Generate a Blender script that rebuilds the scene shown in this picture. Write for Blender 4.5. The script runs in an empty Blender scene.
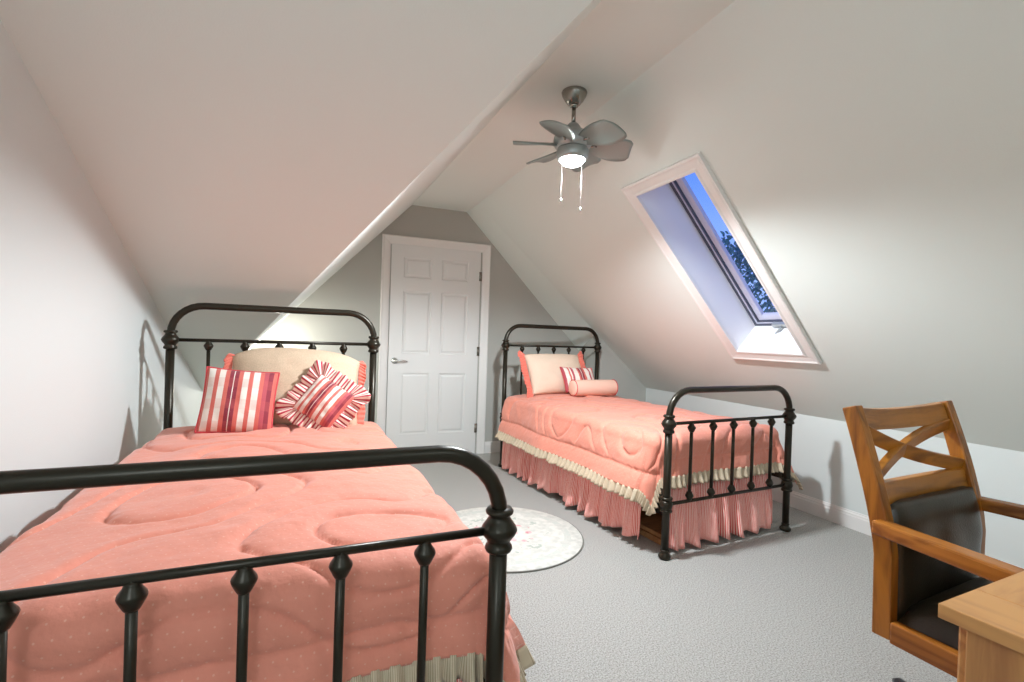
import bpy, bmesh, math, random
from mathutils import Vector, Matrix, noise
random.seed(7)
PI = math.pi
sc = bpy.context.scene
COL = sc.collection

# ------------------------------------------------------------------ materials
def lin(c):
    return tuple(((v/255)/12.92 if v/255 <= .04045 else ((v/255+.055)/1.055)**2.4) for v in c) + (1.0,)

def mat(name, rgb, rough=.6, metal=0., bump=0., bscale=60., var=0., vscale=8., sheen=0., coat=0., spec=None):
    m = bpy.data.materials.new(name); m.use_nodes = True
    nt = m.node_tree; b = nt.nodes['Principled BSDF']
    b.inputs['Base Color'].default_value = lin(rgb)
    b.inputs['Roughness'].default_value = rough
    b.inputs['Metallic'].default_value = metal
    if spec is not None: b.inputs['Specular IOR Level'].default_value = spec
    if sheen:
        b.inputs['Sheen Weight'].default_value = sheen
        b.inputs['Sheen Roughness'].default_value = .5
    if coat: b.inputs['Coat Weight'].default_value = coat
    tc = nt.nodes.new('ShaderNodeTexCoord')
    if bump:
        n = nt.nodes.new('ShaderNodeTexNoise'); n.inputs['Scale'].default_value = bscale
        n.inputs['Detail'].default_value = 4
        nt.links.new(tc.outputs['Object'], n.inputs['Vector'])
        bp = nt.nodes.new('ShaderNodeBump'); bp.inputs['Strength'].default_value = bump
        bp.inputs['Distance'].default_value = .01
        nt.links.new(n.outputs['Fac'], bp.inputs['Height'])
        nt.links.new(bp.outputs['Normal'], b.inputs['Normal'])
    if var:
        n = nt.nodes.new('ShaderNodeTexNoise'); n.inputs['Scale'].default_value = vscale
        n.inputs['Detail'].default_value = 3
        nt.links.new(tc.outputs['Object'], n.inputs['Vector'])
        r = nt.nodes.new('ShaderNodeValToRGB')
        d = tuple(min(255, v*(1+var)) for v in rgb); e = tuple(v*(1-var) for v in rgb)
        r.color_ramp.elements[0].position = .3; r.color_ramp.elements[0].color = lin(e)
        r.color_ramp.elements[1].position = .7; r.color_ramp.elements[1].color = lin(d)
        nt.links.new(n.outputs['Fac'], r.inputs['Fac'])
        nt.links.new(r.outputs['Color'], b.inputs['Base Color'])
    return m

def nodes(m):
    return m.node_tree, m.node_tree.nodes, m.node_tree.links, m.node_tree.nodes['Principled BSDF']

def math_node(nt, op, a, b=None, c=None):
    n = nt.nodes.new('ShaderNodeMath'); n.operation = op
    for i, v in enumerate((a, b, c)):
        if v is None: continue
        if isinstance(v, (int, float)): n.inputs[i].default_value = v
        else: nt.links.new(v, n.inputs[i])
    return n.outputs[0]

def uv_xy(nt):
    t = nt.nodes.new('ShaderNodeTexCoord'); s = nt.nodes.new('ShaderNodeSeparateXYZ')
    nt.links.new(t.outputs['UV'], s.inputs[0])
    return s.outputs[0], s.outputs[1]

def mixc(nt, fac, a, b):
    n = nt.nodes.new('ShaderNodeMix'); n.data_type = 'RGBA'
    for sock, v in ((n.inputs[0], fac), (n.inputs[6], a), (n.inputs[7], b)):
        if isinstance(v, (int, float, tuple)): sock.default_value = v
        else: nt.links.new(v, sock)
    return n.outputs[2]

def ramp(nt, fac, stops, interp='CONSTANT'):
    r = nt.nodes.new('ShaderNodeValToRGB'); r.color_ramp.interpolation = interp
    els = r.color_ramp.elements
    while len(els) < len(stops): els.new(.5)
    for e, (p, c) in zip(els, stops):
        e.position = p; e.color = lin(c)
    nt.links.new(fac, r.inputs['Fac'])
    return r.outputs['Color']

def mat_dots(name, rgb):
    m = mat(name, rgb, rough=.75, sheen=.25)
    nt, N, L, b = nodes(m); u, v = uv_xy(nt)
    S = 1/.026
    row = math_node(nt, 'FLOOR', math_node(nt, 'MULTIPLY', v, S*1.15))
    off = math_node(nt, 'MULTIPLY', math_node(nt, 'MODULO', row, 2.), .5)
    fu = math_node(nt, 'SUBTRACT', math_node(nt, 'FRACT', math_node(nt, 'ADD', math_node(nt, 'MULTIPLY', u, S), off)), .5)
    fv = math_node(nt, 'SUBTRACT', math_node(nt, 'FRACT', math_node(nt, 'MULTIPLY', v, S*1.15)), .5)
    d = math_node(nt, 'ADD', math_node(nt, 'MULTIPLY', fu, fu), math_node(nt, 'MULTIPLY', fv, fv))
    k = math_node(nt, 'MULTIPLY', math_node(nt, 'LESS_THAN', d, .0058), .25)
    L.new(mixc(nt, k, lin(rgb), lin((252, 226, 200))), b.inputs['Base Color'])
    n = N.new('ShaderNodeTexNoise'); n.inputs['Scale'].default_value = 30; n.inputs['Detail'].default_value = 5
    t = N.new('ShaderNodeTexCoord'); L.new(t.outputs['Object'], n.inputs['Vector'])
    bp = N.new('ShaderNodeBump'); bp.inputs['Strength'].default_value = .22; bp.inputs['Distance'].default_value = .02
    L.new(n.outputs['Fac'], bp.inputs['Height']); L.new(bp.outputs['Normal'], b.inputs['Normal'])
    return m

def mat_stripe(name, c1, c2, period, duty=.5):
    m = mat(name, c1, rough=.8, sheen=.15)
    nt, N, L, b = nodes(m); u, v = uv_xy(nt)
    f = math_node(nt, 'FRACT', math_node(nt, 'MULTIPLY', u, 1/period))
    k = math_node(nt, 'LESS_THAN', f, duty)
    L.new(mixc(nt, k, lin(c1), lin(c2)), b.inputs['Base Color'])
    return m

def mat_plaid(name, stops, cross=.18):
    m = mat(name, (200, 100, 100), rough=.8, bump=.15, bscale=150, sheen=.15)
    nt, N, L, b = nodes(m); u, v = uv_xy(nt)
    base = ramp(nt, u, stops)
    fv = math_node(nt, 'FRACT', math_node(nt, 'MULTIPLY', v, 3.0))
    k = math_node(nt, 'MULTIPLY', math_node(nt, 'LESS_THAN', fv, .45), cross)
    L.new(mixc(nt, k, base, lin((205, 96, 88))), b.inputs['Base Color'])
    return m

def mat_wood(name, rgb, dark, scale=6., rough=.35, axis=0):
    m = mat(name, rgb, rough=rough)
    nt, N, L, b = nodes(m)
    t = N.new('ShaderNodeTexCoord'); mp = N.new('ShaderNodeMapping')
    s = [scale*3]*3; s[axis] = scale*.35
    mp.inputs['Scale'].default_value = s
    L.new(t.outputs['Object'], mp.inputs[0])
    n = N.new('ShaderNodeTexNoise'); n.inputs['Scale'].default_value = 1.6; n.inputs['Detail'].default_value = 7
    n.inputs['Distortion'].default_value = .8
    L.new(mp.outputs[0], n.inputs['Vector'])
    L.new(ramp(nt, n.outputs['Fac'], [(.30, dark), (.62, rgb)], 'EASE'), b.inputs['Base Color'])
    return m

M = {}
M['wall'] = mat('wall_paint', (211, 216, 213), .9, bump=.06, bscale=180)
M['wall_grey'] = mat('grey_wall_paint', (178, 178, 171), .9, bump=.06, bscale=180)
M['slope'] = mat('slope_paint', (219, 225, 219), .9, bump=.06, bscale=180)
M['white'] = mat('white_trim_paint', (228, 226, 222), .35)
M['door'] = mat('door_paint', (222, 222, 219), .4)
M['shaft'] = mat('shaft_paint', (232, 232, 232), .7)
M['iron'] = mat('dark_iron', (46, 41, 31), .33, metal=.55, bump=.05, bscale=90)
M['chrome'] = mat('chrome', (226, 226, 226), .2, metal=1.)
M['steel'] = mat('brushed_nickel', (150, 146, 138), .25, metal=1.)
M['fan_grey'] = mat('fan_grey', (138, 150, 145), .4, metal=.35)
M['fan_body'] = mat('fan_body', (165, 172, 170), .35, metal=.5)
M['comforter'] = mat_dots('coral_dotted_cotton', (227, 141, 119))
M['coral'] = mat('coral_cotton', (226, 118, 100), .8, bump=.2, bscale=80, sheen=.2)
M['skirt'] = mat_stripe('coral_ticking', (218, 96, 88), (246, 210, 198), .009, .48)
M['beige_ruffle'] = mat_stripe('beige_ticking', (206, 190, 164), (172, 150, 122), .007, .35)
M['sham'] = mat('cream_dotted_cotton', (206, 181, 154), .85, bump=.3, bscale=260, var=.06, vscale=220)
M['sham_pale'] = mat('pale_cream_cotton', (226, 202, 180), .85, bump=.3, bscale=260, var=.03, vscale=220)
CR, CO, DK, MA = (234, 225, 214), (206, 104, 92), (136, 42, 58), (178, 76, 86)
M['plaid_square'] = mat_plaid('plaid_square', [(0, CO), (.04, CR), (.13, CO), (.19, CR), (.27, CO), (.33, DK), (.385, CR), (.395, DK), (.45, CO),
    (.51, CR), (.59, CO), (.65, CR), (.74, CO), (.80, MA), (.86, DK), (.93, CO)])
M['plaid_small'] = mat_plaid('plaid_small', [(0, MA), (.06, CR), (.16, CO), (.20, CR), (.24, MA), (.30, CR), (.42, CO), (.47, DK), (.52, CR), (.54, DK),
    (.60, CO), (.66, CR), (.78, MA), (.84, CR), (.93, CO)], .08)
M['ruffle_stripe'] = mat_stripe('maroon_stripe_ruffle', (240, 214, 200), (178, 46, 66), .028, .42)
M['piping'] = mat('red_piping', (205, 70, 76), .7)
M['leather'] = mat('brown_leather', (44, 37, 27), .28, bump=.12, bscale=220)
M['chair_wood'] = mat_wood('honey_wood', (172, 108, 34), (122, 70, 16), 7., .3, 2)
M['chair_wood_x'] = mat_wood('honey_wood_cross', (176, 112, 36), (126, 74, 18), 7., .3, 0)
M['chair_wood_y'] = mat_wood('honey_wood_arm', (168, 104, 40), (122, 68, 24), 7., .25, 1)
M['oak'] = mat_wood('oak_top', (200, 146, 90), (168, 114, 70), 5., .4, 0)
M['oak_end'] = mat_wood('oak_end_board', (198, 144, 88), (168, 116, 72), 5., .4, 1)
M['oak_side'] = mat_wood('oak_panel', (190, 137, 82), (160, 108, 66), 5., .45, 2)
M['black'] = mat('black_plastic', (28, 32, 36), .3)
M['rubber'] = mat('rubber', (60, 60, 58), .6)
M['pale_wood'] = mat_wood('pale_box_wood', (178, 130, 82), (150, 104, 60), 5., .6, 0)
M['binding'] = mat('rug_binding', (120, 120, 112), .9)
M['bark'] = mat('bark', (58, 46, 36), .9, bump=.4, bscale=30)
M['leaf'] = mat('leaf', (84, 122, 116), .7, var=.3, vscale=6)
M['sash_grey'] = mat('sash_gasket', (74, 78, 92), .5)
M['sash'] = mat('sash_white', (196, 198, 214), .4)

def mat_carpet():
    m = mat('grey_carpet', (172, 170, 163), .97, bump=.0)
    nt, N, L, b = nodes(m)
    t = N.new('ShaderNodeTexCoord')
    n = N.new('ShaderNodeTexNoise'); n.inputs['Scale'].default_value = 170; n.inputs['Detail'].default_value = 3
    L.new(t.outputs['Object'], n.inputs['Vector'])
    L.new(ramp(nt, n.outputs['Fac'], [(.30, (132, 130, 124)), (.5, (171, 169, 164)), (.72, (198, 196, 191))], 'LINEAR'), b.inputs['Base Color'])
    bp = N.new('ShaderNodeBump'); bp.inputs['Strength'].default_value = .6; bp.inputs['Distance'].default_value = .008
    L.new(n.outputs['Fac'], bp.inputs['Height']); L.new(bp.outputs['Normal'], b.inputs['Normal'])
    b.inputs['Specular IOR Level'].default_value = .1
    return m
M['carpet'] = mat_carpet()

def mat_rug():
    m = mat('floral_rug', (228, 226, 218), .95)
    nt, N, L, b = nodes(m)
    t = N.new('ShaderNodeTexCoord')
    s = N.new('ShaderNodeSeparateXYZ'); L.new(t.outputs['Object'], s.inputs[0])
    x, y = s.outputs[0], s.outputs[1]
    r = math_node(nt, 'SQRT', math_node(nt, 'ADD', math_node(nt, 'MULTIPLY', x, x), math_node(nt, 'MULTIPLY', y, y)))
    v = N.new('ShaderNodeTexVoronoi'); v.inputs['Scale'].default_value = 15
    L.new(t.outputs['Object'], v.inputs['Vector'])
    nz = N.new('ShaderNodeTexNoise'); nz.inputs['Scale'].default_value = 26; nz.inputs['Detail'].default_value = 4
    L.new(t.outputs['Object'], nz.inputs['Vector'])
    big = N.new('ShaderNodeTexNoise'); big.inputs['Scale'].default_value = 7
    L.new(t.outputs['Object'], big.inputs['Vector'])
    cream = ramp(nt, nz.outputs['Fac'], [(.35, (196, 196, 188)), (.6, (216, 214, 206))], 'LINEAR')
    # rose cluster in the middle
    inner = math_node(nt, 'LESS_THAN', r, .19)
    rose = math_node(nt, 'MULTIPLY', inner, math_node(nt, 'MULTIPLY', math_node(nt, 'LESS_THAN', v.outputs['Distance'], .42), math_node(nt, 'GREATER_THAN', big.outputs['Fac'], .5)))
    rosecol = ramp(nt, nz.outputs['Fac'], [(.38, (206, 96, 110)), (.55, (232, 176, 178))], 'LINEAR')
    c = mixc(nt, math_node(nt, 'MULTIPLY', rose, .8), cream, rosecol)
    leafm = math_node(nt, 'MULTIPLY', math_node(nt, 'LESS_THAN', math_node(nt, 'ABSOLUTE', math_node(nt, 'SUBTRACT', r, .21)), .07),
                      math_node(nt, 'MULTIPLY', math_node(nt, 'GREATER_THAN', nz.outputs['Fac'], .57), math_node(nt, 'LESS_THAN', big.outputs['Fac'], .52)))
    c = mixc(nt, math_node(nt, 'MULTIPLY', leafm, .7), c, lin((150, 164, 152)))
    ringm = math_node(nt, 'MULTIPLY', math_node(nt, 'LESS_THAN', math_node(nt, 'ABSOLUTE', math_node(nt, 'SUBTRACT', r, .385)), .02), math_node(nt, 'GREATER_THAN', nz.outputs['Fac'], .5))
    c = mixc(nt, math_node(nt, 'MULTIPLY', ringm, .45), c, lin((176, 186, 178)))
    L.new(c, b.inputs['Base Color'])
    bp = N.new('ShaderNodeBump'); bp.inputs['Strength'].default_value = .3; bp.inputs['Distance'].default_value = .006
    L.new(nz.outputs['Fac'], bp.inputs['Height']); L.new(bp.outputs['Normal'], b.inputs['Normal'])
    return m
M['rug'] = mat_rug()

def mat_glass():
    m = bpy.data.materials.new('window_glass'); m.use_nodes = True
    nt = m.node_tree; nt.nodes.clear()
    o = nt.nodes.new('ShaderNodeOutputMaterial'); mx = nt.nodes.new('ShaderNodeMixShader')
    tr = nt.nodes.new('ShaderNodeBsdfTransparent'); gl = nt.nodes.new('ShaderNodeBsdfGlossy')
    tr.inputs[0].default_value = (.96, .97, 1, 1); gl.inputs['Roughness'].default_value = .02
    mx.inputs[0].default_value = .05
    nt.links.new(tr.outputs[0], mx.inputs[1]); nt.links.new(gl.outputs[0], mx.inputs[2]); nt.links.new(mx.outputs[0], o.inputs[0])
    return m
M['glass'] = mat_glass()

def mat_emit(name, rgb, s):
    m = mat(name, rgb, .3); b = m.node_tree.nodes['Principled BSDF']
    b.inputs['Emission Color'].default_value = lin(rgb); b.inputs['Emission Strength'].default_value = s
    return m
M['lamp'] = mat_emit('lit_lamp_glass', (250, 253, 255), 70.)

# ------------------------------------------------------------------ builders
def link(name, bm, m, parent=None, smooth=True, mods=()):
    me = bpy.data.meshes.new(name); bmesh.ops.recalc_face_normals(bm, faces=bm.faces[:])
    bm.to_mesh(me); bm.free()
    if smooth:
        for p in me.polygons: p.use_smooth = True
    me.materials.append(M[m] if isinstance(m, str) else m)
    o = bpy.data.objects.new(name, me); COL.objects.link(o)
    if parent is not None: o.parent = parent
    for kind, kw in mods:
        md = o.modifiers.new(kind.lower(), kind)
        for k, v in kw.items(): setattr(md, k, v)
    return o

def thing(name, label, cat, loc=(0, 0, 0), rz=0., group=None):
    o = bpy.data.objects.new(name, None); COL.objects.link(o)
    o.location = loc; o.rotation_euler = (0, 0, rz); o.empty_display_size = .1
    return tag(o, label, cat, group)

def tag(o, label, cat, group=None):
    o['label'] = label; o['category'] = cat
    if group: o['group'] = group
    return o

def struct(o):
    o['kind'] = 'structure'; return o

def flat(bm, ang=35):
    return bm

def box(bm, a, b, bev=0., seg=2, mtx=None):
    t = bmesh.new(); bmesh.ops.create_cube(t, size=1.)
    s = [b[i]-a[i] for i in range(3)]; c = [(a[i]+b[i])/2 for i in range(3)]
    for v in t.verts: v.co = Vector((v.co.x*s[0]+c[0], v.co.y*s[1]+c[1], v.co.z*s[2]+c[2]))
    if bev: bmesh.ops.bevel(t, geom=t.edges[:], offset=bev, segments=seg, affect='EDGES', profile=.5)
    if mtx is not None: bmesh.ops.transform(t, matrix=mtx, verts=t.verts[:])
    merge(bm, t)

def merge(bm, t):
    vs = [bm.verts.new(v.co) for v in t.verts]; t.verts.index_update()
    for f in t.faces:
        try: bm.faces.new([vs[v.index] for v in f.verts])
        except ValueError: pass
    t.free()

def tube(bm, pts, r, n=12, cap=True):
    pts = [Vector(p) for p in pts]; rings = []
    up = None
    for i, p in enumerate(pts):
        d = (pts[min(i+1, len(pts)-1)]-pts[max(i-1, 0)]).normalized()
        if up is None:
            up = Vector((0, 0, 1)) if abs(d.z) < .9 else Vector((1, 0, 0))
        x = d.cross(up).normalized(); up = x.cross(d).normalized()
        rr = r[i] if isinstance(r, (list, tuple)) else r
        rings.append([bm.verts.new(p+(x*math.cos(2*PI*k/n)+up*math.sin(2*PI*k/n))*rr) for k in range(n)])
    for a, b in zip(rings, rings[1:]):
        for k in range(n): bm.faces.new((a[k], a[(k+1) % n], b[(k+1) % n], b[k]))
    if cap:
        bm.faces.new(rings[0][::-1]); bm.faces.new(rings[-1])

def lathe(bm, prof, c=(0, 0, 0), n=20, mtx=None):
    t = bmesh.new(); rings = []
    for r, z in prof:
        rings.append([t.verts.new((max(r, 1e-4)*math.cos(2*PI*k/n), max(r, 1e-4)*math.sin(2*PI*k/n), z)) for k in range(n)])
    for a, b in zip(rings, rings[1:]):
        for k in range(n): t.faces.new((a[k], a[(k+1) % n], b[(k+1) % n], b[k]))
    t.faces.new(rings[0][::-1]); t.faces.new(rings[-1])
    if mtx is not None: bmesh.ops.transform(t, matrix=mtx, verts=t.verts[:])
    bmesh.ops.translate(t, vec=Vector(c), verts=t.verts[:])
    merge(bm, t)

def poly(bm, pts):
    return bm.faces.new([bm.verts.new(p) for p in pts])

def poly_obj(name, polys, m, parent=None):
    bm = bmesh.new()
    for p in polys: poly(bm, p)
    bmesh.ops.remove_doubles(bm, verts=bm.verts[:], dist=1e-5)
    return link(name, bm, m, parent, smooth=False)

def grid_obj(name, nu, nv, fn, m, parent=None, uvfn=None, mods=(), closed_u=False, close_v=False):
    bm = bmesh.new(); uvl = bm.loops.layers.uv.new('UVMap')
    V = [[bm.verts.new(fn(i/nu, j/nv)) for i in range(nu+1)] for j in range(nv+1)]
    for j in range(nv):
        for i in range(nu):
            f = bm.faces.new((V[j][i], V[j][i+1], V[j+1][i+1], V[j+1][i]))
            if uvfn:
                for l, (a, b) in zip(f.loops, ((i, j), (i+1, j), (i+1, j+1), (i, j+1))):
                    l[uvl].uv = uvfn(a/nu, b/nv)
    return link(name, bm, m, parent, True, mods)

def N3(x, y, z=0.): return noise.noise(Vector((x, y, z)))

# ------------------------------------------------------------------ camera
cam = bpy.data.cameras.new('camera'); cam_o = bpy.data.objects.new('camera', cam); COL.objects.link(cam_o)
Rr = Vector((.92974326, -.36673445, .03291375)); Up = Vector((-.02850922, .01742167, .9994417)); Fw = Vector((.36710311, .93016253, -.00574236))
mw = Matrix((( Rr.x, Up.x, -Fw.x, 0), (Rr.y, Up.y, -Fw.y, 0), (Rr.z, Up.z, -Fw.z, 1.174), (0, 0, 0, 1)))
cam_o.matrix_world = mw
cam.sensor_width = 36; cam.lens = 494.2*36/1024; cam.clip_start = .05
sc.camera = cam_o

# ------------------------------------------------------------------ room shell
XL, XR, ZC, YB, YA, YF = -.85, 3.3, 2.41, 4.75, 4.4, -2.4      # left wall, knee wall, ceiling, door wall, alcove wall, wall behind the camera
XJ = 2.66                                                        # where the alcove wall steps forward
RX = 1.36                                                        # ceiling meets right slope
MS = .887                                                        # right slope pitch
zs = lambda x: ZC-MS*(x-RX)
za = lambda y: 2.902-.483*y                                      # left front slope
eb = lambda x: 2.242+.977*(x-.775)                               # valley edge height over x
YE = (2.902-eb(XL))/.483
XE = .775+(ZC-2.242)/.977; YE0 = (2.902-ZC)/.483
struct(poly_obj('floor', [[(XL-.3, YF-.2, 0), (XR+.3, YF-.2, 0), (XR+.3, YB+.2, 0), (XL-.3, YB+.2, 0)]], 'carpet'))
struct(poly_obj('wall_left', [[(XL, YF, 0), (XL, YB, 0), (XL, YB, .79), (XL, YE, za(YE)), (XL, YE0, ZC), (XL, YF, ZC)]], 'wall'))
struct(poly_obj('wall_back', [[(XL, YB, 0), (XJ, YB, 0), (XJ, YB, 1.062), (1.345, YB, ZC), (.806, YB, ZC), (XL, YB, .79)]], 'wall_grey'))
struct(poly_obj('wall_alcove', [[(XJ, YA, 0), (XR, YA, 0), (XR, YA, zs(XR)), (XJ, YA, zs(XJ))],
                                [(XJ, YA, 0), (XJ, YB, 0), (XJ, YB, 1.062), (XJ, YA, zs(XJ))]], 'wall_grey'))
struct(poly_obj('wall_right', [[(XR, YF, 0), (XR, YA, 0), (XR, YA, zs(XR)), (XR, YF, zs(XR))]], 'wall'))
struct(poly_obj('wall_front', [[(XL, YF, 0), (XR, YF, 0), (XR, YF, zs(XR)), (RX, YF, ZC), (XL, YF, ZC)]], 'wall'))
struct(poly_obj('ceiling', [[(XL, YF, ZC), (RX, YF, ZC), (RX, YE0, ZC), (XE, YE0, ZC), (XL, YE0, ZC)],
                            [(XE, YE0, ZC), (RX, YE0, ZC), (RX, YA, ZC), (1.345, YB, ZC), (.806, YB, ZC)]], 'slope'))
# left front slope (descends towards the bed head) ending on the valley edge
bm = bmesh.new()
poly(bm, [(XL, YE0, ZC), (XE, YE0, ZC), (XL, YE, za(YE))])
struct(link('ceiling_left', bm, 'slope', smooth=False))
# slope of the wing behind it, from the valley edge up to the flat ceiling
def wing(u, v):
    y = YE0+(YB-YE0)*u
    if y < YE: x0 = .775+(2.902-.483*y-2.242)/.977; z0 = za(y)
    else: x0 = XL; z0 = za(YE)+(.79-za(YE))*(y-YE)/(YB-YE)
    x1 = XE+(.806-XE)*u
    return (x0+(x1-x0)*v, y, z0+(ZC-z0)*v)
struct(grid_obj('ceiling_wing', 48, 2, wing, 'slope'))
# right slope with the skylight hole
iTL, iTR, iBR, iBL = (1.755, 2.492), (1.757, 1.993), (2.792, 2.160), (2.792, 2.688)
P3 = lambda p: (p[0], p[1], zs(p[0]))
A0, A1, B1, B0 = (RX, YF), (RX, YA), (XR, YA), (XR, YF)
sl = [[P3(A0), P3(iTR), P3(iTL), P3(A1)], [P3(A1), P3(iTL), P3(iBL), P3(B1)], [P3(B1), P3(iBL), P3(iBR), P3(B0)], [P3(B0), P3(iBR), P3(iTR), P3(A0)]]
struct(poly_obj('ceiling_right', sl, 'slope'))
def rec(u, v):
    xa, xb = RX+(XJ-RX)*u, 1.345+(XJ-1.345)*u
    z1, z0 = ZC+(1.062-ZC)*u, zs(RX+(XJ-RX)*u)
    k = v
    return (xa+(xb-xa)*v, YA+(YB-YA)*v, z0+(z1-z0)*k)
struct(grid_obj('ceiling_alcove', 6, 12, rec, 'slope'))

# baseboards
def board(name, p0, p1, nrm, h=.115, t=.016):
    p0, p1, nrm = Vector(p0), Vector(p1), Vector(nrm)
    prof = [(0, 0), (t, 0), (t, h*.72), (t*.8, h*.78), (t*.8, h*.86), (t*.45, h*.93), (t*.35, h), (0, h)]
    bm = bmesh.new()
    a = [bm.verts.new(p0+nrm*q[0]+Vector((0, 0, q[1]))) for q in prof]; b = [bm.verts.new(p1+nrm*q[0]+Vector((0, 0, q[1]))) for q in prof]
    for k in range(len(prof)-1): bm.faces.new((a[k], a[k+1], b[k+1], b[k]))
    bm.faces.new(a); bm.faces.new(b[::-1])
    return struct(link(name, bm, 'white', smooth=False))
board('baseboard_right', (XR, YF, 0), (XR, YA, 0), (-1, 0, 0))
board('baseboard_back', (1.608, YB, 0), (XJ, YB, 0), (0, -1, 0))
board('baseboard_alcove', (XJ, YA, 0), (XR-.016, YA, 0), (0, -1, 0))
board('baseboard_left', (XL, YF, 0), (XL, YB, 0), (1, 0, 0))

# ------------------------------------------------------------------ door with casing
DX0, DX1, DZ = .628, 1.506, 2.022
def door_leaf():
    bm = bmesh.new()
    xs = [0, .125, .405, .505, .785, .912]; zs_ = [0, .22, .80, .985, 1.585, 1.71, 1.905, DZ]
    W = DX1-DX0; xs = [x*W/.912 for x in xs]
    y = YB-.012
    V = [[bm.verts.new((DX0+x, y, z+.006)) for x in xs] for z in zs_]
    pan = []
    for j in range(len(zs_)-1):
        for i in range(len(xs)-1):
            f = bm.faces.new((V[j][i], V[j][i+1], V[j+1][i+1], V[j+1][i]))
            if i in (1, 3) and j in (1, 3, 5): pan.append(f)
    for f in pan:
        for th, dy in ((.012, .010), (.016, .0), (.022, -.007)):
            bmesh.ops.inset_region(bm, faces=[f], thickness=th, depth=0)
            for v in f.verts: v.co.y += dy
    # edges
    c = [V[0][0], V[0][-1], V[-1][-1], V[-1][0]]
    bmesh.ops.recalc_face_normals(bm, faces=bm.faces[:])
    return bm
door = struct(link('door_1', door_leaf(), 'door', smooth=False))
# lever handle
bm = bmesh.new(); hz, hx = .925, .685
lathe(bm, [(.0, 0), (.03, 0), (.031, .004), (.026, .010), (.013, .013), (.011, .045), (0, .046)], (hx, YB-.012, hz), 20, Matrix.Rotation(PI/2, 4, 'X'))
tube(bm, [(hx, YB-.055, hz), (hx+.03, YB-.058, hz+.001), (hx+.07, YB-.056, hz+.004), (hx+.115, YB-.05, hz-.004)], [.009, .010, .008, .006], 10)
h = link('door_handle', bm, 'chrome', door); h['label'] = 'chrome lever handle'
for z in (1.78, 1.03, .26):
    bm = bmesh.new(); tube(bm, [(DX1+.004, YB-.016, z-.045), (DX1+.004, YB-.016, z+.045)], .007, 10)
    box(bm, (DX1-.012, YB-.014, z-.045), (DX1+.016, YB-.0115, z+.045))
    link('hinge', bm, 'steel', door)
# casing: two legs and a head, stepped profile
def casing():
    bm = bmesh.new()
    x0, x1, zt, w = .540, 1.606, 2.105, .082
    prof = [(0, 0), (0, .022), (.010, .026), (.022, .022), (.05, .018), (.066, .014), (.078, .010), (w, .006), (w, 0)]
    def ring(path):
        return [bm.verts.new(p) for p in path]
    rings = []
    for (cx, cz, sx, sz) in ((x0, 0, 1, 0), (x0, zt, 1, -1), (x1, zt, -1, -1), (x1, 0, -1, 0)):
        rings.append(ring([(cx+sx*a, YB-b, cz+sz*a) for a, b in prof]))
    for r0, r1 in zip(rings, rings[1:]):
        for k in range(len(prof)-1): bm.faces.new((r0[k], r0[k+1], r1[k+1], r1[k]))
    return bm
struct(link('trim_1', casing(), 'white', smooth=False))

# ------------------------------------------------------------------ skylight (window_1)
nS = Vector((MS, 0, 1)).normalized()                             # outward normal of the slope
def P(p, h=0.): return Vector((p[0], p[1], zs(p[0])))+nS*h
win = bpy.data.objects.new('window_1', None); COL.objects.link(win); win['kind'] = 'structure'
inner = [iTL, iTR, iBR, iBL]
H = .27
bm = bmesh.new()
for k in range(4):
    a, b = inner[k], inner[(k+1) % 4]
    poly(bm, [P(a), P(b), P(b, H+.06), P(a, H+.06)])
link('shaft_lining', bm, 'shaft', win, smooth=False)
def lerp2(a, b, t): return (a[0]+(b[0]-a[0])*t, a[1]+(b[1]-a[1])*t)
def offset_par(d):
    """parallelogram grown outwards by d (inwards if negative)"""
    out = []
    for k in range(4):
        p, q, r = Vector(inner[k-1]), Vector(inner[k]), Vector(inner[(k+1) % 4])
        e1 = (q-p).normalized(); e2 = (r-q).normalized()
        s = abs(e1.x*e2.y-e1.y*e2.x)
        sx = math.sqrt(1+MS*MS)
        d1 = d/s; 
        # growing along the rafters is measured on the slope, so less in plan
        out.append(tuple(q+e1*d1*(1 if abs(e1.x) < .7 else 1/sx)-e2*d1*(1 if abs(e2.x) < .7 else 1/sx)))
    return out
def frame(name, prof, m, base=0.):
    """ring swept round the opening; prof = [(grow, height)]"""
    bm = bmesh.new(); rings = []
    loops = [[P(c, base+h) for c in offset_par(g)] for g, h in prof]
    V = [[bm.verts.new(p) for p in lp] for lp in loops]
    for a, b in zip(V, V[1:]+V[:1]):
        for k in range(4): bm.faces.new((a[k], a[(k+1) % 4], b[(k+1) % 4], b[k]))
    return link(name, bm, m, win, smooth=False)
frame('casing', [(-.006, .004), (-.006, -.016), (.006, -.018), (.014, -.013), (.055, -.017), (.066, -.022), (.076, -.020), (.078, .004)], 'white')
g = frame('gasket', [(-.001, 0), (-.018, 0), (-.018, .04), (-.001, .04)], 'sash_grey', H-.03)
frame('sash', [(-.016, -.004), (-.034, -.004), (-.036, .010), (-.052, .012), (-.075, .022), (-.078, .045), (-.016, .045)], 'sash', H-.02)
frame('glazing_bead', [(-.034, -.008), (-.042, -.008), (-.042, .008), (-.034, .008)], 'sash_grey', H-.018)
bm = bmesh.new(); poly(bm, [P(c, H+.012) for c in offset_par(-.06)])
link('pane', bm, 'glass', win, smooth=False)
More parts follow.
